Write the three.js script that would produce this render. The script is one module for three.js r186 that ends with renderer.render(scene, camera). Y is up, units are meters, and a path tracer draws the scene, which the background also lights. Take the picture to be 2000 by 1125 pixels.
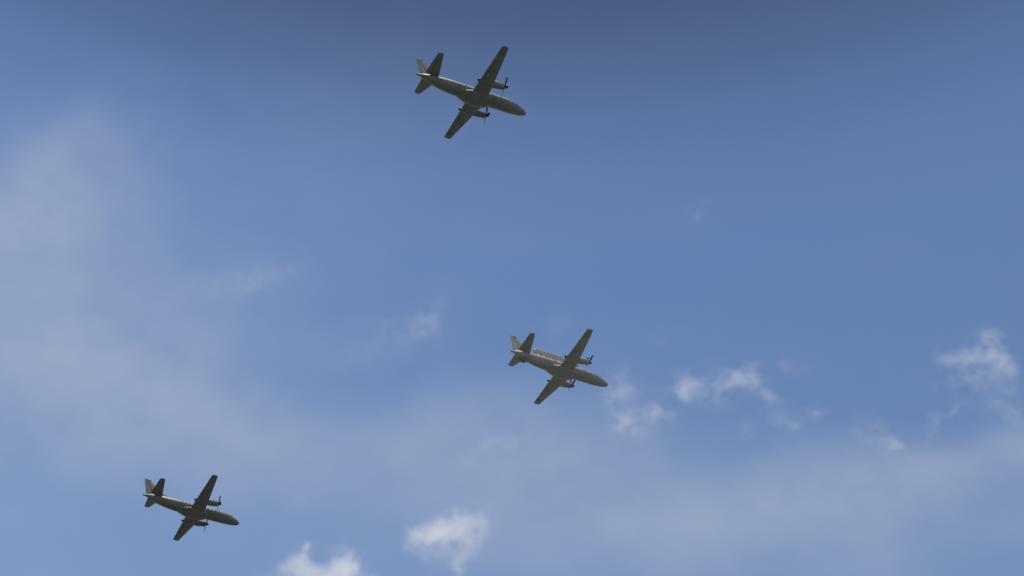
import * as THREE from 'three';
import { mergeGeometries } from 'three/addons/utils/BufferGeometryUtils.js';

// ------------------------------------------------------------------ camera, sky, sun, exposure
const R = THREE.MathUtils.degToRad;
const scene = new THREE.Scene();
const camera = new THREE.PerspectiveCamera(2 * THREE.MathUtils.radToDeg(Math.atan(562.5 / 3200)), 16 / 9, 0.5, 80000);
camera.position.set(0, 1.7, 0);
camera.lookAt(0, 1.7 + Math.sin(R(45)) * 100, -Math.cos(R(45)) * 100);

const renderer = new THREE.WebGLRenderer({ antialias: true });
renderer.toneMapping = THREE.LinearToneMapping;
renderer.toneMappingExposure = 1;
renderer.shadowMap.enabled = true;

const sunAzimuth = 152, sunElevation = 84.5;                       // degrees; azimuth 0 is where the camera looks, positive to the right
const towardsSun = new THREE.Vector3(Math.sin(R(sunAzimuth)) * Math.cos(R(sunElevation)), Math.sin(R(sunElevation)), -Math.cos(R(sunAzimuth)) * Math.cos(R(sunElevation)));
const sun = new THREE.DirectionalLight(0xfff4e4, 3.2);
sun.name = 'sun';
sun.position.copy(towardsSun).multiplyScalar(600).add(new THREE.Vector3(-20, 200, -210));
sun.target.position.set(-20, 200, -210);
sun.castShadow = true;
sun.shadow.radius = 1;
sun.shadow.mapSize.set(2048, 2048);
Object.assign(sun.shadow.camera, { left: -90, right: 90, top: 90, bottom: -90, near: 10, far: 1400 });
scene.add(sun, sun.target);

// seeded gradient noise, for the sky and the paint
const perm = new Uint8Array(512);
{
  let s = 20417;
  const rnd = () => ((s = (s * 1664525 + 1013904223) >>> 0) / 4294967296);
  const p = Array.from({ length: 256 }, (_, i) => i);
  for (let i = 255; i > 0; i--) { const j = Math.floor(rnd() * (i + 1)); [p[i], p[j]] = [p[j], p[i]]; }
  for (let i = 0; i < 512; i++) perm[i] = p[i & 255];
}
const fade = (t) => t * t * t * (t * (t * 6 - 15) + 10), mix = (a, b, t) => a + (b - a) * t;
const grad = (h, x, y, z) => { h &= 15; const u = h < 8 ? x : y, v = h < 4 ? y : h === 12 || h === 14 ? x : z; return (h & 1 ? -u : u) + (h & 2 ? -v : v); };
function noise(x, y, z) {
  const fx = Math.floor(x), fy = Math.floor(y), fz = Math.floor(z), X = fx & 255, Y = fy & 255, Z = fz & 255;
  x -= fx; y -= fy; z -= fz;
  const u = fade(x), v = fade(y), w = fade(z), A = perm[X] + Y, AA = perm[A] + Z, AB = perm[A + 1] + Z, B = perm[X + 1] + Y, BA = perm[B] + Z, BB = perm[B + 1] + Z;
  return mix(mix(mix(grad(perm[AA], x, y, z), grad(perm[BA], x - 1, y, z), u), mix(grad(perm[AB], x, y - 1, z), grad(perm[BB], x - 1, y - 1, z), u), v),
    mix(mix(grad(perm[AA + 1], x, y, z - 1), grad(perm[BA + 1], x - 1, y, z - 1), u), mix(grad(perm[AB + 1], x, y - 1, z - 1), grad(perm[BB + 1], x - 1, y - 1, z - 1), u), v), w);
}
function fbm(x, y, z, octaves, gain = 0.5) {
  let a = 1, sum = 0, norm = 0;
  for (let i = 0; i < octaves; i++) { sum += a * noise(x, y, z); norm += a; a *= gain; x = x * 2.03 + 17.1; y = y * 2.03 + 5.3; z = z * 2.03 + 9.7; }
  return sum / norm;
}
const step = THREE.MathUtils.smoothstep;

// Clouds that the photograph shows, by their place in the sky: [azimuth, elevation, half width, half height, tilt (all degrees), density]
const cumulusPuffs = [
[-2.81,36.37,0.78,0.45,13,1.463], [-1.98,36.58,0.676,0.511,21,0.798], [-2.37,36.98,0.691,0.361,21,0.465], [-2.61,35.7,0.72,0.42,-8,0.503], [-2.27,35.17,0.27,0.27,1,0.798],
[-3.77,36.24,0.51,0.39,2,0.598], [-3.02,36.13,0.601,0.33,2,0.798], [-8.73,35.64,0.148,0.267,5,0.997], [-8.94,35.07,0.526,0.35,40,1.064], [-8.18,34.81,0.666,0.266,5,0.997],
[-7.23,35.08,0.401,0.416,4,1.729], [-7.95,34.17,1.477,0.62,4,1.596], [-8.63,35.33,0.296,0.266,5,0.532], [-7.39,34.81,0.445,0.326,4,1.197], [7.91,41.13,0.413,0.398,-5,0.612],
[8.83,41.31,0.874,0.381,2,0.432], [10.27,41.45,0.667,0.476,18,0.54], [9.54,40.86,1.028,0.443,-6,0.18], [10.88,41.17,0.536,0.315,-7,0.274], [11.74,40.53,0.391,0.266,-28,0.346],
[11.34,40.87,0.439,0.22,-28,0.216], [8.32,41.38,0.478,0.319,14,0.252], [10.63,41.65,0.413,0.286,23,0.252], [4.84,41.15,0.352,0.672,-3,0.302], [4.99,40.08,0.447,0.384,-3,0.446],
[6.35,40.47,0.415,0.415,-4,0.432], [5.48,39.88,0.638,0.479,-4,0.216], [5.64,40.58,0.879,0.767,-4,0.158], [5.02,41.63,0.256,0.352,-3,0.216], [19.74,40.75,0.452,0.302,-3,0.36],
[20.58,40.66,0.66,0.42,-3,0.468], [21.62,40.75,0.512,0.482,16,0.576], [22.02,40.17,0.502,0.443,-15,0.36], [20.7,40.11,0.924,0.447,-14,0.288], [21.13,39.41,1.037,0.622,-14,0.144],
[19.62,39.16,0.254,0.239,-13,0.324], [18.71,39.01,0.226,0.376,-12,0.274], [18.12,38.51,0.272,0.332,-12,0.202], [22.13,38.39,0.352,0.41,-14,0.259], [21.47,38.73,0.383,0.354,-14,0.173],
[22.09,39.31,0.382,0.353,-14,0.18], [22.03,41.0,0.266,0.237,-15,0.288], [22.81,37.42,0.884,0.663,6,0.216], [13.29,39.67,0.488,0.279,16,0.288], [12.22,39.72,0.692,0.346,-23,0.202],
[13.84,39.78,0.243,0.174,11,0.18], [16.11,38.6,0.611,0.509,-10,0.259], [16.55,38.33,0.271,0.22,-11,0.288], [15.9,38.98,0.306,0.408,-10,0.18], [16.12,37.93,0.508,0.305,-10,0.115],
[10.55,39.3,0.226,0.348,-17,0.216], [12.71,41.55,0.261,0.278,-9,0.187], [13.31,41.37,0.52,0.312,-9,0.072], [9.35,47.33,0.318,0.212,8,0.22], [-4.4,43.64,0.821,0.464,48,0.26],
[-5.28,43.22,1.248,0.535,4,0.13], [-12.52,44.57,1.225,0.42,21,0.11], [-13.89,44.11,1.043,0.383,15,0.07], [-11.1,44.95,0.705,0.317,28,0.07], [-15.35,42.22,1.55,0.482,15,0.05],
[-7.27,42.49,1.419,0.461,13,0.06], [-22.73,45.59,1.172,0.67,37,0.08], [-0.09,39.83,0.641,0.321,35,0.26], [-1.72,39.14,0.64,0.391,31,0.13], [-0.97,39.51,0.463,0.214,30,0.12],
[7.34,43.11,0.532,0.284,-5,0.05], [1.98,43.6,0.715,0.394,-1,0.07], ];
const cirrusVeils = [
[-22.37,45.31,3.195,2.522,42,0.42], [-22.81,42.18,4.276,3.125,16,0.36], [-18.73,40.28,4.732,1.859,-2,0.42], [-15.15,39.58,3.952,1.546,2,0.34], [-12.27,44.56,2.103,0.789,23,0.12],
[-8.31,43.04,2.833,0.974,11,0.1], [-18.14,42.87,7.135,5.096,12,0.14], [-18.52,36.63,6.987,2.662,11,0.05], [-12.4,38.32,7.271,2.77,8,0.08], [15.11,35.73,7.102,2.029,-9,0.12],
[-10.72,48.3,8.801,3.521,8,0.05], [-6.86,38.96,6.359,1.943,4,0.26], [0.23,39.16,4.988,1.692,10,0.3], [11.05,36.96,5.73,1.129,-1,0.36], [18.57,36.79,4.358,1.09,3,0.42],
[-3.33,36.99,9.203,2.301,2,0.16], [5.84,37.77,5.289,1.939,-9,0.28], [3.28,36.12,5.295,1.412,-2,0.14], [-16.81,42.37,4.446,2.052,11,0.16], [16.01,35.09,5.033,1.174,-9,0.14],
[-22.45,46.73,3.387,1.524,47,0.22], [-25.98,39.52,4.125,4.76,17,0.36], [25.63,36.11,4.095,1.417,-5,0.4], ];
for (const q of [...cumulusPuffs, ...cirrusVeils]) { q.push(Math.cos(R(q[4])), Math.sin(R(q[4])), Math.cos(R(q[1]))); }
const srgb = (r, g, b) => { const c = new THREE.Color().setRGB(r / 255, g / 255, b / 255, THREE.SRGBColorSpace); return [c.r, c.g, c.b]; };
// clear air by elevation: pale at the horizon, deep blue overhead
const airStops = [[0, srgb(216, 221, 226)], [10, srgb(202, 210, 219)], [22, srgb(156, 177, 203)], [34, srgb(116, 144, 187)], [40, srgb(103, 133, 179)], [46, srgb(99, 129, 176)], [48.5, srgb(96, 124, 171)], [50.5, srgb(90, 116, 161)], [52.5, srgb(81, 104, 145)], [55, srgb(72, 91, 128)], [58, srgb(68, 86, 122)], [62, srgb(67, 85, 120)], [90, srgb(66, 84, 120)]];
const cirrusColor = srgb(174, 184, 206), cumulusColor = srgb(208, 212, 222);
const skyColor = [0, 0, 0];
function skyAt(az, el) {                                         // degrees; the sky's radiance in that direction
  const x = Math.sin(R(az)) * Math.cos(R(el)), y = Math.sin(R(el)), z = -Math.cos(R(az)) * Math.cos(R(el));
  let k = 0; while (k < airStops.length - 2 && el > airStops[k + 1][0]) k++;
  const t = step(el, airStops[k][0], airStops[k + 1][0]) * 0.4 + 0.6 * THREE.MathUtils.clamp((el - airStops[k][0]) / (airStops[k + 1][0] - airStops[k][0]), 0, 1);
  const off = Math.acos(THREE.MathUtils.clamp(x * towardsSun.x + y * towardsSun.y + z * towardsSun.z, -1, 1)) * 57.296;
  const glow = 0.96 + 0.1 * Math.exp(-off * off / (2 * 30 * 30));       // the air is a little brighter towards the sun
  const haze = 1.03 + 0.16 * Math.sin(R(8 - az));                  // the air is hazier on one side of the sky than on the other
  // thin high veil
  const wx = fbm(x * 9, y * 9, z * 9, 3), wy = fbm(x * 9 + 40, y * 9, z * 9 + 11, 3);
  const az1 = az + wx * 4, el1 = el + wy * 2.4;
  let veil = 0;
  for (const q of cirrusVeils) {
    let da = az1 - q[0]; da = ((da + 540) % 360) - 180; da *= q[8]; const de = el1 - q[1];
    const a = (da * q[6] + de * q[7]) / q[2], b = (de * q[6] - da * q[7]) / q[3], r2 = a * a + b * b;
    if (r2 < 9) veil += q[5] * Math.exp(-r2 * 1.1);
  }
  const far = step(Math.max(Math.abs(az) / 30, Math.abs(el - 45) / 15), 1, 1.5);   // beyond the clouds listed one by one the sky goes on with clouds of the same kinds
  const wide = fbm(x * 2.6 + 3, y * 2.6, z * 2.6, 4);
  veil += far * Math.max(0, 0.2 + wide * 0.8) * 0.8;
  const streak = fbm(x * 14 + z * 5, y * 30, z * 14, 4, 0.55), mottle = fbm(x * 42, y * 50, z * 42, 3);
  veil = Math.max(0, veil * (1 + streak * 0.65 + mottle * 0.34) + 0.018 * (streak + 0.3));
  const cir = 1 - Math.exp(-veil * 1.25);
  // small broken cumulus
  const c1 = fbm(x * 38, y * 38, z * 38, 4, 0.55), c2 = fbm(x * 38 + 31, y * 38 + 7, z * 38, 4, 0.55);
  const az2 = az + c1 * 1.15, el2 = el + c2 * 0.8;
  let cum = 0;
  for (const q of cumulusPuffs) {
    let da = az2 - q[0]; da = ((da + 540) % 360) - 180; da *= q[8]; const de = el2 - q[1];
    const a = (da * q[6] + de * q[7]) / q[2], b = (de * q[6] - da * q[7]) / q[3], r2 = a * a + b * b;
    if (r2 < 6) cum += q[5] * Math.exp(-r2 * 1.15);
  }
  if (far > 0) cum += far * Math.max(0, fbm(x * 9 + 2, y * 9, z * 9 + 8, 5) * 2.4 - 0.75) * step(wide, -0.05, 0.25);
  const billow = fbm(x * 95 + 9, y * 95, z * 95, 4, 0.65);
  cum = Math.max(0, cum * (1 + billow * 1.7) + Math.min(cum, 0.3) * billow * 0.7 - Math.min(0.05, cum * 0.4));
  const body = 1 - Math.exp(-cum * 0.54);
  for (let c = 0; c < 3; c++) {
    let v = airStops[k][1][c] + (airStops[k + 1][1][c] - airStops[k][1][c]) * t;
    v *= glow * haze;
    v = mix(v, cirrusColor[c], cir * 0.78);
    skyColor[c] = mix(v, cumulusColor[c], body);
  }
  return skyColor;
}
{
  const W = 4096, H = 3072, data = new Float32Array(W * H * 4), ground = srgb(200, 206, 212);
  const put = (col, row, r, g, b) => { const i = (row * W + col) * 4; data[i] = r; data[i + 1] = g; data[i + 2] = b; data[i + 3] = 1; };
  const elOf = (row) => ((row + 0.5) / H - 0.5) * 180, azOf = (col) => { const a = ((col + 0.5) / W - 0.5) * 360 + 90; return ((a + 540) % 360) - 180; };   // u runs with atan2(z, x)
  // a coarse grid everywhere (the sky is smooth), every pixel where the sky is looked at closely
  const S = 16, GW = W / S, GH = H / S, grid = new Float32Array((GW + 1) * (GH + 1) * 3);
  for (let j = GH / 2; j <= GH; j++) for (let i = 0; i <= GW; i++) {
    const c = skyAt(azOf(i * S - 0.5), Math.min(90, elOf(j * S - 0.5))), n = (j * (GW + 1) + i) * 3;
    grid[n] = c[0]; grid[n + 1] = c[1]; grid[n + 2] = c[2];
  }
  for (let row = 0; row < H; row++) {
    const el = elOf(row);
    for (let col = 0; col < W; col++) {
      if (el <= 0) { put(col, row, ...ground); continue; }
      const az = azOf(col);
      if (Math.abs(az) < 30 && Math.abs(el - 45) < 14) { const c = skyAt(az, el); put(col, row, c[0], c[1], c[2]); continue; }
      const gx = (col + 0.5) / S, gy = (row + 0.5) / S, i = Math.min(GW - 1, Math.floor(gx)), j = Math.min(GH - 1, Math.floor(gy)), u = gx - i, v = gy - j;
      const n = (j * (GW + 1) + i) * 3, m = n + (GW + 1) * 3, o = (row * W + col) * 4;
      for (let c = 0; c < 3; c++) data[o + c] = mix(mix(grid[n + c], grid[n + 3 + c], u), mix(grid[m + c], grid[m + 3 + c], u), v);
      data[o + 3] = 1;
    }
  }
  const sky = new THREE.DataTexture(data, W, H, THREE.RGBAFormat, THREE.FloatType);
  sky.mapping = THREE.EquirectangularReflectionMapping;
  sky.magFilter = sky.minFilter = THREE.LinearFilter;
  sky.needsUpdate = true;
  scene.background = sky;
  scene.environment = sky;
}

// ------------------------------------------------------------------ materials
function noiseTexture(size, at, repeat) {
  const data = new Uint8Array(size * size * 4);
  for (let j = 0; j < size; j++) for (let i = 0; i < size; i++) { const c = at(i / size, j / size), n = (j * size + i) * 4; data[n] = c[0]; data[n + 1] = c[1]; data[n + 2] = c[2]; data[n + 3] = 255; }
  const t = new THREE.DataTexture(data, size, size);
  t.wrapS = t.wrapT = THREE.RepeatWrapping; t.magFilter = THREE.LinearFilter; t.minFilter = THREE.LinearMipmapLinearFilter; t.generateMipmaps = true;
  t.colorSpace = THREE.SRGBColorSpace; t.repeat.set(repeat, repeat); t.needsUpdate = true;
  return t;
}
// weathered paint: blotches, streaks along the airflow (u) and faint scuffs; uv in metres, one tile is 8 m
const ring = (u) => [Math.cos(u * 6.2832), Math.sin(u * 6.2832)];
const wear = noiseTexture(512, (u, v) => {
  const [a, b] = ring(u), [c, d] = ring(v);
  const blotch = fbm(a * 1.3 + 5, b * 1.3 + c * 1.7, d * 1.7, 4, 0.6), streaks = fbm(a * 0.5, c * 9 + b * 0.5, d * 9, 3), scuff = fbm(a * 7, b * 7 + c * 9, d * 9, 3);
  const k = 226 + blotch * 52 + streaks * 36 + scuff * 26;
  return [k, k - 1, k - 3].map((x) => THREE.MathUtils.clamp(x, 120, 255));
}, 1 / 8);
const paintOf = (name, r, g, b, roughness = 0.5) => Object.assign(new THREE.MeshPhysicalMaterial({ map: wear, roughness, metalness: 0, clearcoat: 0.15, clearcoatRoughness: 0.4 }), { name, color: new THREE.Color().setRGB(r, g, b) });
const plain = (name, r, g, b, roughness, metalness = 0) => Object.assign(new THREE.MeshStandardMaterial({ roughness, metalness }), { name, color: new THREE.Color().setRGB(r, g, b) });
const bladeMaterial = plain('black_blade', 0.018, 0.018, 0.02, 0.4);
const bladeTip = plain('blade_tip_paint', 0.5, 0.5, 0.47, 0.5);
const steel = plain('heat_stained_steel', 0.07, 0.065, 0.06, 0.5, 0.6);
const soot_and_opening_dark = plain('soot_and_opening_dark', 0.02, 0.019, 0.018, 0.9);  // soot in the exhaust bores; also the painted dark of intake mouths and flank ports
const glassDark = Object.assign(new THREE.MeshPhysicalMaterial({ roughness: 0.08, metalness: 0, clearcoat: 1, clearcoatRoughness: 0.05 }), { name: 'dark_window_glass', color: new THREE.Color().setRGB(0.015, 0.018, 0.022) });
const lens = plain('lamp_lens', 0.75, 0.75, 0.72, 0.2);
const bootRubber = plain('deicing_boot_rubber', 0.02, 0.02, 0.021, 0.6);
const markDark = plain('fin_band_paint', 0.09, 0.095, 0.11, 0.5), markWhite = plain('fin_streak_paint', 0.72, 0.72, 0.7, 0.5);

// ------------------------------------------------------------------ ground (below and behind the view; it lights the bellies)
{
  const soilMap = noiseTexture(256, (u, v) => {
    const [a, b] = ring(u), [c, d] = ring(v), n = fbm(a * 2, b * 2 + c * 2, d * 2, 5, 0.6);
    return [152 + n * 70, 154 + n * 60, 143 + n * 60];
  }, 1 / 60);
  const g = new THREE.CircleGeometry(40000, 128);
  const uv = g.attributes.uv, pos = g.attributes.position;
  for (let i = 0; i < pos.count; i++) uv.setXY(i, pos.getX(i), pos.getY(i));
  const ground = new THREE.Mesh(g, Object.assign(new THREE.MeshStandardMaterial({ map: soilMap, roughness: 1, color: new THREE.Color().setRGB(0.34, 0.345, 0.37) }), { name: 'dry_grass_and_concrete' }));
  ground.name = 'ground';
  ground.rotation.x = -Math.PI / 2;
  ground.receiveShadow = true;
  ground.userData = { kind: 'structure', label: 'flat dry airfield ground far below the aircraft', category: 'ground' };
  scene.add(ground);
}

// ------------------------------------------------------------------ geometry helpers; an airplane's own axes: x to the nose, y up, z to its right wing, metres
function skin(rows, closedEnds = true, wrap = true) {            // rows of points, each row a closed loop; smooth surface, uv in metres
  const n = rows[0].length, m = n + (wrap ? 1 : 0), pos = [], uv = [], idx = [];
  let run = 0;
  rows.forEach((row, j) => {
    if (j) run += Math.max(...[0, n >> 2, n >> 1].map((i) => Math.hypot(row[i][0] - rows[j - 1][i][0], row[i][1] - rows[j - 1][i][1], row[i][2] - rows[j - 1][i][2])));
    let round = 0;
    for (let i = 0; i < m; i++) {
      const p = row[i % n], q = row[(i + n - 1) % n];
      if (i) round += Math.hypot(p[0] - q[0], p[1] - q[1], p[2] - q[2]);
      pos.push(...p); uv.push(run, round);
    }
  });
  for (let j = 0; j < rows.length - 1; j++) for (let i = 0; i < m - 1; i++) { const a = j * m + i, b = a + 1, c = a + m, d = c + 1; idx.push(a, c, b, b, c, d); }
  let g = new THREE.BufferGeometry();
  g.setAttribute('position', new THREE.Float32BufferAttribute(pos, 3)); g.setAttribute('uv', new THREE.Float32BufferAttribute(uv, 2)); g.setIndex(idx);
  g.computeVertexNormals();
  const nn = g.attributes.normal;
  if (wrap) for (let j = 0; j < rows.length; j++) {
    const a = j * m, b = a + n, v = new THREE.Vector3(nn.getX(a) + nn.getX(b), nn.getY(a) + nn.getY(b), nn.getZ(a) + nn.getZ(b)).normalize();
    nn.setXYZ(a, v.x, v.y, v.z); nn.setXYZ(b, v.x, v.y, v.z);
  }
  if (!closedEnds) return g;
  const cap = (row, flip) => {
    const cx = row.reduce((s, p) => s + p[0], 0) / n, cy = row.reduce((s, p) => s + p[1], 0) / n, cz = row.reduce((s, p) => s + p[2], 0) / n;
    const P = [cx, cy, cz], U = [0, 0], I = [];
    for (const p of row) { P.push(...p); U.push(p[0] - cx, p[1] + p[2] - cy - cz); }
    for (let i = 0; i < n; i++) flip ? I.push(0, 1 + i, 1 + ((i + 1) % n)) : I.push(0, 1 + ((i + 1) % n), 1 + i);
    const c = new THREE.BufferGeometry();
    c.setAttribute('position', new THREE.Float32BufferAttribute(P, 3)); c.setAttribute('uv', new THREE.Float32BufferAttribute(U, 2)); c.setIndex(I);
    c.computeVertexNormals();
    return c;
  };
  return mergeGeometries([g, cap(rows[0], true), cap(rows[rows.length - 1], false)]);
}
// a body swept along x: stations [x, centre y, half height, half width, centre z = 0, squareness = 2], smoothed
function body(stations, around = 40, per = 4) {
  const full = stations.map((s) => [s[0], s[1], s[2], s[3], s[4] ?? 0, s[5] ?? 2]), rows = [];
  const cr = (a, b, c, d, t) => 0.5 * (2 * b + (c - a) * t + (2 * a - 5 * b + 4 * c - d) * t * t + (3 * b - a - 3 * c + d) * t * t * t);
  for (let k = 0; k < full.length - 1; k++) for (let i = 0; i < per + (k === full.length - 2 ? 1 : 0); i++) {
    const t = i / per, A = full[Math.max(0, k - 1)], B = full[k], C = full[k + 1], D = full[Math.min(full.length - 1, k + 2)];
    const s = B.map((_, c) => c === 0 ? mix(B[0], C[0], t) : cr(A[c], B[c], C[c], D[c], t));
    rows.push(Array.from({ length: around }, (_, j) => {
      const a = (j / around) * Math.PI * 2, ca = Math.cos(a), sa = Math.sin(a), e = 2 / s[5];
      return [s[0], s[1] + Math.sign(ca) * Math.abs(ca) ** e * Math.max(0.004, s[2]), s[4] + Math.sign(sa) * Math.abs(sa) ** e * Math.max(0.004, s[3])];
    }));
  }
  return skin(rows);
}
const thickness = (u) => 5 * (0.2969 * Math.sqrt(u) - 0.126 * u - 0.3516 * u * u + 0.2843 * u ** 3 - 0.1036 * u ** 4);
// a piece of a wing between the chord fractions from and to; sections [span, leading edge x, chord, height, thickness over chord]; stand(span, height) gives [y, z]
function foil(sections, from, to, place, camber = 0.02, n = 12) {
  return skin(sections.map(([span, le, chord, h, tc]) => {
    const pts = [];
    const us = Array.from({ length: n + 1 }, (_, i) => mix(from, to, from === 0 ? 1 - Math.cos((i / n) * Math.PI / 2) : i / n));
    const bow = (u) => camber * 4 * u * (1 - u);
    for (let i = 0; i <= n; i++) pts.push([us[i], bow(us[i]) + thickness(us[i]) * tc]);
    for (let i = n; i >= (from === 0 ? 1 : 0); i--) pts.push([us[i], bow(us[i]) - thickness(us[i]) * tc]);
    return pts.map(([u, t]) => { const [y, z] = place(span, h, t * chord); return [le - u * chord, y, z]; });
  }));
}
function flip(g) {                                               // the mirror image on the left side
  const c = g.clone(), p = c.attributes.position, nn = c.attributes.normal, ix = c.index.array;
  for (let i = 0; i < p.count; i++) { p.setZ(i, -p.getZ(i)); nn.setZ(i, -nn.getZ(i)); }
  for (let i = 0; i < ix.length; i += 3) { const t = ix[i]; ix[i] = ix[i + 1]; ix[i + 1] = t; }
  return c;
}
const N = 9.5;                                                   // x of the nose; stations below are metres behind it
const S = (x) => N - x;
const sectionsBetween = (root, tip, a, b, steps) => Array.from({ length: steps + 1 }, (_, i) => { const s = mix(a, b, i / steps), t = (s - root[0]) / (tip[0] - root[0]); return [s, ...[1, 2, 3, 4].map((k) => mix(root[k], tip[k], t))]; });

// ------------------------------------------------------------------ shapes of the twin-propeller airplane, shared by all three
const G = {};
G.fuselage = body([[S(0), -0.44, 0.03, 0.03], [S(0.06), -0.44, 0.17, 0.17], [S(0.28), -0.43, 0.36, 0.37], [S(0.7), -0.38, 0.57, 0.58], [S(1.3), -0.29, 0.78, 0.77], [S(2.0), -0.17, 0.95, 0.93], [S(2.8), -0.07, 1.07, 1.05], [S(3.6), -0.01, 1.135, 1.125], [S(4.5), 0, 1.155, 1.155],
  [S(8), 0, 1.155, 1.155], [S(12.4), 0, 1.155, 1.155], [S(13.8), 0.04, 1.115, 1.115], [S(15.2), 0.12, 1.02, 1.0], [S(16.4), 0.22, 0.9, 0.84], [S(17.4), 0.32, 0.76, 0.66], [S(18.1), 0.4, 0.6, 0.5], [S(18.6), 0.46, 0.4, 0.36], [S(18.95), 0.49, 0.24, 0.24], [S(19.6), 0.49, 0.14, 0.15], [S(19.73), 0.49, 0.09, 0.09]], 48, 4);
G.fairing = body([[S(6.3), -0.85, 0.12, 0.2], [S(7.0), -0.87, 0.38, 0.95, 0, 2.1], [S(7.8), -0.88, 0.48, 1.38, 0, 2.2], [S(9), -0.88, 0.53, 1.55, 0, 2.3], [S(10.3), -0.88, 0.52, 1.5, 0, 2.2], [S(11.2), -0.87, 0.45, 1.22, 0, 2.1], [S(12.4), -0.8, 0.33, 0.8], [S(13.6), -0.7, 0.2, 0.35]], 36, 4);
// wing
const wingRoot = [1.0, S(7.62), 2.86, -0.86, 0.16], wingTip = [10.72, S(8.66), 1.1, 0.42, 0.12];
const flat = (span, h, t) => [h + t, span];
const wingMain = sectionsBetween(wingRoot, wingTip, 1.0, 10.5, 12); { const e = sectionsBetween(wingRoot, wingTip, 10.5, 10.72, 3); wingMain.push([e[1][0], e[1][1] - 0.02, e[1][2] * 0.98, e[1][3], 0.1], [e[2][0], e[2][1] - 0.07, e[2][2] * 0.93, e[2][3], 0.07], [10.72, e[3][1] - 0.16, e[3][2] * 0.84, e[3][3], 0.025]); }
G.wing = foil(wingMain, 0, 0.735, flat);
G.boot = foil(sectionsBetween(wingRoot, wingTip, 4.1, 10.4, 6).map(([s, x, c, h, t]) => [s, x + 0.012, c, h, t * 1.05]), 0, 0.055, flat, 0.02, 5);
G.innerFlap = foil(sectionsBetween(wingRoot, wingTip, 1.25, 6.75, 6), 0.748, 1, flat, 0.02, 5);
G.aileron = foil([...sectionsBetween(wingRoot, wingTip, 6.79, 10.45, 5), [10.62, S(8.72), 1.04, 0.41, 0.08]], 0.748, 1, flat, 0.02, 5);
const hinge = (span) => { const [s] = sectionsBetween(wingRoot, wingTip, span, span, 1), x = s[1] - s[2] * 0.8, y = s[3] - s[2] * 0.035; return body([[x + 0.5, y, 0.02, 0.02, span], [x + 0.2, y - 0.04, 0.08, 0.06, span], [x - 0.1, y - 0.03, 0.08, 0.05, span], [x - 0.32, y + 0.01, 0.015, 0.015, span]], 12, 3); };
G.hinges = [5.4, 7.6, 9.4].map(hinge);
// engine
const engineZ = 3.35;
G.nacelle = body([[S(5.72), 0.2, 0.33, 0.32, engineZ], [S(5.85), 0.18, 0.43, 0.4, engineZ], [S(6.3), 0.1, 0.55, 0.47, engineZ, 2.2], [S(7.0), 0.02, 0.64, 0.54, engineZ, 2.3], [S(7.9), -0.06, 0.66, 0.57, engineZ, 2.3], [S(8.9), -0.2, 0.56, 0.56, engineZ, 2.2], [S(9.8), -0.33, 0.4, 0.46, engineZ], [S(10.35), -0.4, 0.2, 0.26, engineZ]], 32, 4);
G.intake = body([[S(5.83), -0.24, 0.15, 0.27, engineZ, 2.6], [S(5.9), -0.25, 0.19, 0.31, engineZ, 2.6], [S(6.4), -0.32, 0.2, 0.33, engineZ, 2.4], [S(7.2), -0.42, 0.2, 0.33, engineZ, 2.2], [S(8), -0.46, 0.14, 0.2, engineZ]], 24, 3);
G.intakeMouth = body([[S(5.815), -0.24, 0.11, 0.22, engineZ, 2.6], [S(5.84), -0.24, 0.115, 0.23, engineZ, 2.6]], 24, 1);  // thin dark plate on the closed scoop, painted as the shade of an opening
{
  const tube = new THREE.LatheGeometry([[0.185, 0], [0.21, 0.02], [0.235, 0.3], [0.25, 1.0], [0.2, 1.05]].map(([r, y]) => new THREE.Vector2(r, y)), 20);
  tube.rotateZ(-Math.PI / 2); tube.translate(S(10.55), -0.3, engineZ + 0.1);
  G.exhaust = tube;
  const bore = new THREE.LatheGeometry([[0.001, 0.3], [0.17, 0.28], [0.19, 0.004]].map(([r, y]) => new THREE.Vector2(r, y)), 20);
  bore.rotateZ(-Math.PI / 2); bore.translate(S(10.55), -0.3, engineZ + 0.1);
  G.bore = bore;
  const cone = new THREE.LatheGeometry([[0.002, 0.62], [0.06, 0.6], [0.15, 0.48], [0.24, 0.28], [0.3, 0.08], [0.315, -0.06], [0.3, -0.12]].map(([r, y]) => new THREE.Vector2(r, y)), 24);
  cone.rotateZ(-Math.PI / 2);
  G.spinner = cone;                                              // about the hub; x forward
}
// blade along +y from the hub, twisted; the tip band is a piece of its own
function bladePart(r0, r1, steps) {
  const rows = [];
  for (let i = 0; i <= steps; i++) {
    const r = mix(r0, r1, i / steps), t = (r - 0.2) / 1.475;
    const chord = 0.16 + 0.19 * Math.sin(Math.min(1, t * 1.35) * Math.PI * 0.55) - Math.max(0, t - 0.9) * 1.1, thick = mix(0.075, 0.018, Math.min(1, t * 1.2)), pitch = R(mix(62, 26, Math.sqrt(Math.max(0, t))));
    rows.push(Array.from({ length: 12 }, (_, k) => { const a = (k / 12) * Math.PI * 2, u = Math.cos(a) * chord / 2, v = Math.sin(a) * thick / 2; return [u * Math.sin(pitch) + v * Math.cos(pitch), r, u * Math.cos(pitch) - v * Math.sin(pitch)]; }));
  }
  return skin(rows);
}
G.blade = bladePart(0.2, 1.6, 10);
G.bladeTip = bladePart(1.602, 1.675, 2);
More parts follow.
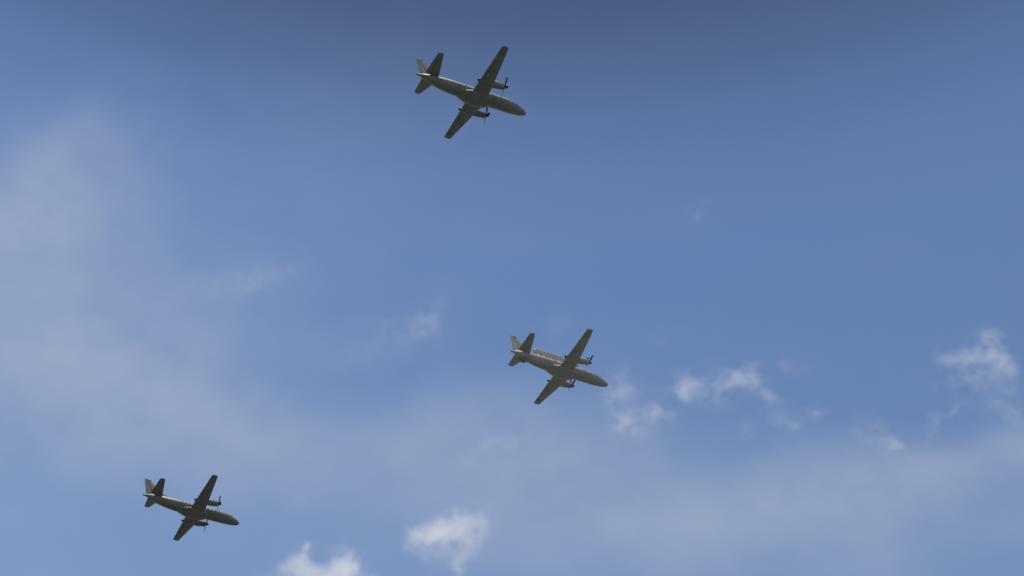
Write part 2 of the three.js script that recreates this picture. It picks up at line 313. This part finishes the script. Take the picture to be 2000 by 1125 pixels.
// tail
const stabRoot = [0.2, S(15.98), 2.55, 0.62, 0.1], stabTip = [4.62, S(17.0), 0.92, 1.62, 0.09];
G.stabilizer = foil([...sectionsBetween(stabRoot, stabTip, 0.2, 4.4, 6), [4.55, S(17.02), 0.88, 1.6, 0.07], [4.66, S(17.12), 0.74, 1.63, 0.03]], 0, 0.64, flat, 0);
G.elevator = foil([...sectionsBetween(stabRoot, stabTip, 0.62, 4.4, 6), [4.55, S(17.02), 0.88, 1.6, 0.06]], 0.655, 1, flat, 0, 5);
const upright = (span, h, t) => [span, h + t];
const finRoot = [0.7, S(15.35), 3.75, 0, 0.1], finTop = [4.5, S(18.5), 1.22, 0, 0.09];
G.fin = foil([...sectionsBetween(finRoot, finTop, 0.7, 4.4, 8), [4.52, S(18.6), 1.13, 0, 0.07], [4.6, S(18.8), 0.95, 0, 0.03]], 0, 0.61, upright, 0);
G.rudder = foil([...sectionsBetween(finRoot, finTop, 0.92, 4.38, 8), [4.46, S(18.56), 1.18, 0, 0.05]], 0.625, 1, upright, 0, 5);
G.dorsal = foil([[0.95, S(12.7), 4.6, 0, 0.035], [1.2, S(13.3), 4.0, 0, 0.032], [1.55, S(14.6), 2.6, 0, 0.045], [2.2, S(16.45), 0.9, 0, 0.09]], 0, 0.9, upright, 0);
// flat markings and windows that follow the round fuselage: a curved patch centred at station x, angle a from the top towards the right
function patch(x0, x1, a0, a1, lift, radiusAt = () => 1.155, yAt = () => 0, nx = 3, na = 4) {
  const rows = [];
  for (let i = 0; i <= nx; i++) {
    const x = mix(x0, x1, i / nx), r = radiusAt(x) + lift, row = [];
    for (let k = 0; k <= na; k++) { const a = R(mix(a0, a1, k / na)); row.push([S(x), yAt(x) + Math.cos(a) * r, Math.sin(a) * r]); }
    for (let k = na; k >= 0; k--) { const a = R(mix(a0, a1, k / na)); row.push([S(x), yAt(x) + Math.cos(a) * (r - 0.03), Math.sin(a) * (r - 0.03)]); }
    rows.push(row);
  }
  return skin(rows);
}
const noseR = (x) => x < 2 ? mix(0.78, 0.95, (x - 1.3) / 0.7) : mix(0.95, 1.07, (x - 2) / 0.8), noseY = (x) => x < 2 ? mix(-0.29, -0.17, (x - 1.3) / 0.7) : mix(-0.17, -0.07, (x - 2) / 0.8);
G.cabinWindow = patch(0, 0.27, 66, 84, 0.006);                   // shifted along the cabin
G.windscreen = patch(1.5, 2.1, 6, 34, 0.012, noseR, noseY);
G.sideWindow = patch(1.7, 2.4, 38, 66, 0.012, noseR, noseY);

const names = new Map();
function numbered(name) { const n = names.get(name) ?? 0; names.set(name, n + 1); return n ? `${name}_${String(n).padStart(3, '0')}` : name; }
function part(name, geometry, material, parent) {
  const m = new THREE.Mesh(geometry, material);
  m.name = name; m.castShadow = m.receiveShadow = true;
  parent.add(m);
  return m;
}
const mirrored = new Map();
const sided = (g, side) => { if (side > 0) return g; if (!mirrored.has(g)) mirrored.set(g, flip(g.index ? g : g)); return mirrored.get(g); };

function makeAirplane(name, label, { position, heading, pitch, bank, paint, darkPaint, propAngles, windows, finMark }) {
  const t = new THREE.Group();
  t.name = numbered(name);
  t.position.set(...position);
  t.rotation.set(R(bank), R(90 - heading), R(pitch), 'YZX');
  t.userData = { label, category: 'airplane', group: 'twin-propeller airplanes flying in loose formation' };
  scene.add(t);
  const fus = part('fuselage', G.fuselage, paint, t);
  part('wing_fairing', G.fairing, paint, fus);
  for (const side of [1, -1]) {
    part('windscreen', sided(G.windscreen, side), glassDark, fus);
    part('cockpit_window', sided(G.sideWindow, side), glassDark, fus);
    for (const x of windows) { const w = part('cabin_window', sided(G.cabinWindow, side), glassDark, fus); w.position.x = -x; }
    const wing = part('wing', sided(G.wing, side), paint, t);
    part('flap', sided(G.innerFlap, side), paint, wing);
    part('aileron', sided(G.aileron, side), paint, wing);
    part('deicing_boot', sided(G.boot, side), bootRubber, wing);
    for (const h of G.hinges) part('hinge_fairing', sided(h, side), paint, wing);
    const lamp = new THREE.SphereGeometry(0.11, 16, 10); lamp.scale(0.7, 1, 1.2);
    const l = part('landing_light', lamp, lens, wing); l.position.set(S(7.66), -0.87, side * 1.75);
    const nac = part('engine_nacelle', sided(G.nacelle, side), paint, t);
    part('air_intake', sided(G.intake, side), paint, nac);
    part('intake_mouth', sided(G.intakeMouth, side), soot_and_opening_dark, nac);
    part('exhaust_pipe', sided(G.exhaust, side), steel, nac);
    part('exhaust_bore', sided(G.bore, side), soot_and_opening_dark, nac);
    const prop = part('propeller', G.spinner, darkPaint, t);
    prop.position.set(S(5.64), 0.2, side * engineZ);
    prop.rotation.x = R(propAngles[side > 0 ? 0 : 1]);
    for (let k = 0; k < 4; k++) {
      const b = part('blade', G.bladeWhole, [bladeMaterial, bladeTip], prop);
      b.rotation.x = k * Math.PI / 2;
    }
    const stab = part('tailplane', sided(G.stabilizer, side), paint, t);
    part('elevator', sided(G.elevator, side), paint, stab);
  }
  const fin = part('tail_fin', G.fin, paint, t);
  part('rudder', G.rudder, paint, fin);
  part('dorsal_fillet', G.dorsal, paint, fin);
  finMark(fin);
  return t;
}
{
  G.bladeWhole = mergeGeometries([G.blade, G.bladeTip], true);   // black blade and pale tip band as two material groups
}
// a dark band and a white streak painted on both faces of the fin, behind its leading edge
function finMarks(fin) {
  for (const side of [1, -1]) for (const [name, m, y, back, length, height] of [['fin_band', markDark, 4.14, 0.5, 0.62, 0.34], ['fin_streak', markWhite, 3.76, 0.42, 0.52, 0.13]]) {
    const t = (y - 0.7) / 3.8, chord = mix(3.75, 1.22, t), le = mix(S(15.35), S(18.5), t);
    const b = part(name, new THREE.BoxGeometry(length, height, 0.02), m, fin);
    b.position.set(le - back, y, side * (thickness(back / chord) * mix(0.1, 0.09, t) * chord + 0.001));
  }
}

// ------------------------------------------------------------------ the three airplanes
const greyGreen = paintOf('weathered_grey_green_paint', 0.21, 0.228, 0.205, 0.5);
const darkGrey = paintOf('weathered_dark_grey_paint', 0.185, 0.186, 0.192, 0.5);
const lightGrey = paintOf('weathered_light_grey_paint', 0.42, 0.415, 0.4, 0.45);
const spinnerGrey = plain('spinner_grey', 0.06, 0.06, 0.062, 0.4);

makeAirplane('propeller_airplane', 'grey-green twin-propeller airplane flying highest, alone in the upper middle of the sky', {
  position: [-6.13, 210.82, -165.03], heading: 62.7, pitch: 5.9, bank: 1.0, paint: greyGreen, darkPaint: spinnerGrey,
  propAngles: [46, 33], windows: [4.9, 6.5, 8.1, 9.7, 11.3], finMark: finMarks,
});
makeAirplane('propeller_airplane', 'dark grey twin-propeller airplane flying lowest, at the lower left above a small white cloud', {
  position: [-61.72, 195.72, -254.77], heading: 61.5, pitch: 2.9, bank: -3.7, paint: darkGrey, darkPaint: spinnerGrey,
  propAngles: [25, 33], windows: [4.5, 5.25, 6.0, 6.75, 7.5, 8.25, 9.0, 9.75, 10.5, 11.25, 12.0], finMark: finMarks,
});
const radar = makeAirplane('radar_airplane', 'light grey twin-propeller airplane with a long box radar on its back, in the middle', {
  position: [8.89, 199.99, -218.86], heading: 63.9, pitch: 1.0, bank: -1.8, paint: lightGrey, darkPaint: spinnerGrey,
  propAngles: [78, 80], windows: [5.0, 11.2], finMark: finMarks,
});
{
  // the radar beam: a long rounded box on short struts above the cabin roof
  const y = 2.06, h = 0.86, w = 0.36;
  const beam = part('radar_beam', body([[S(5.9), y - 0.05, 0.2, 0.1, 0, 2.6], [S(6.0), y - 0.03, 0.5, 0.24, 0, 3.4], [S(6.35), y, 0.82, 0.34, 0, 5], [S(7), y, h, w, 0, 5.5], [S(10), y, h, w, 0, 5.5], [S(14.2), y, h, w, 0, 5.5], [S(14.8), y, 0.84, 0.34, 0, 5], [S(15.05), y - 0.03, 0.72, 0.26, 0, 4], [S(15.15), y - 0.06, 0.4, 0.12, 0, 3]], 40, 4), lightGrey, radar);
  for (const x of [7.1, 8.6, 10.1, 11.6, 13.1, 14.3]) for (const side of [1, -1]) {
    const strut = new THREE.CapsuleGeometry(0.06, 0.6, 4, 10); strut.scale(1.8, 1, 0.8); strut.rotateX(side * R(-12));
    const s = part('strut', strut, lightGrey, beam); s.position.set(S(x), 1.3, side * 0.4);
  }
  // keels under the tail and small aerials along the flanks
  for (const side of [1, -1]) {
    const keel = foil([[0, S(15.9), 2.1, 0, 0.06], [0.5, S(16.3), 1.5, 0, 0.06], [0.78, S(16.75), 0.8, 0, 0.04]], 0, 1, (s, hh, tt) => [-0.05 - s * 0.9, side * (0.42 + s * 0.45) + tt], 0);
    part('ventral_keel', keel, lightGrey, radar);
    for (const x of [13.1, 13.9]) part('flank_port', patch(x, x + 0.28, 84, 98, 0.02, (q) => mix(1.12, 1.05, q - 13), () => 0.06), soot_and_opening_dark, radar).scale.z = side;
  }
  const bulge = part('belly_radome', body([[S(3.9), -1.0, 0.05, 0.1], [S(4.3), -1.06, 0.2, 0.35], [S(5), -1.08, 0.24, 0.42], [S(5.7), -1.05, 0.18, 0.32], [S(6.1), -1.0, 0.05, 0.1]], 24, 4), lightGrey, radar);
}

renderer.render(scene, camera);
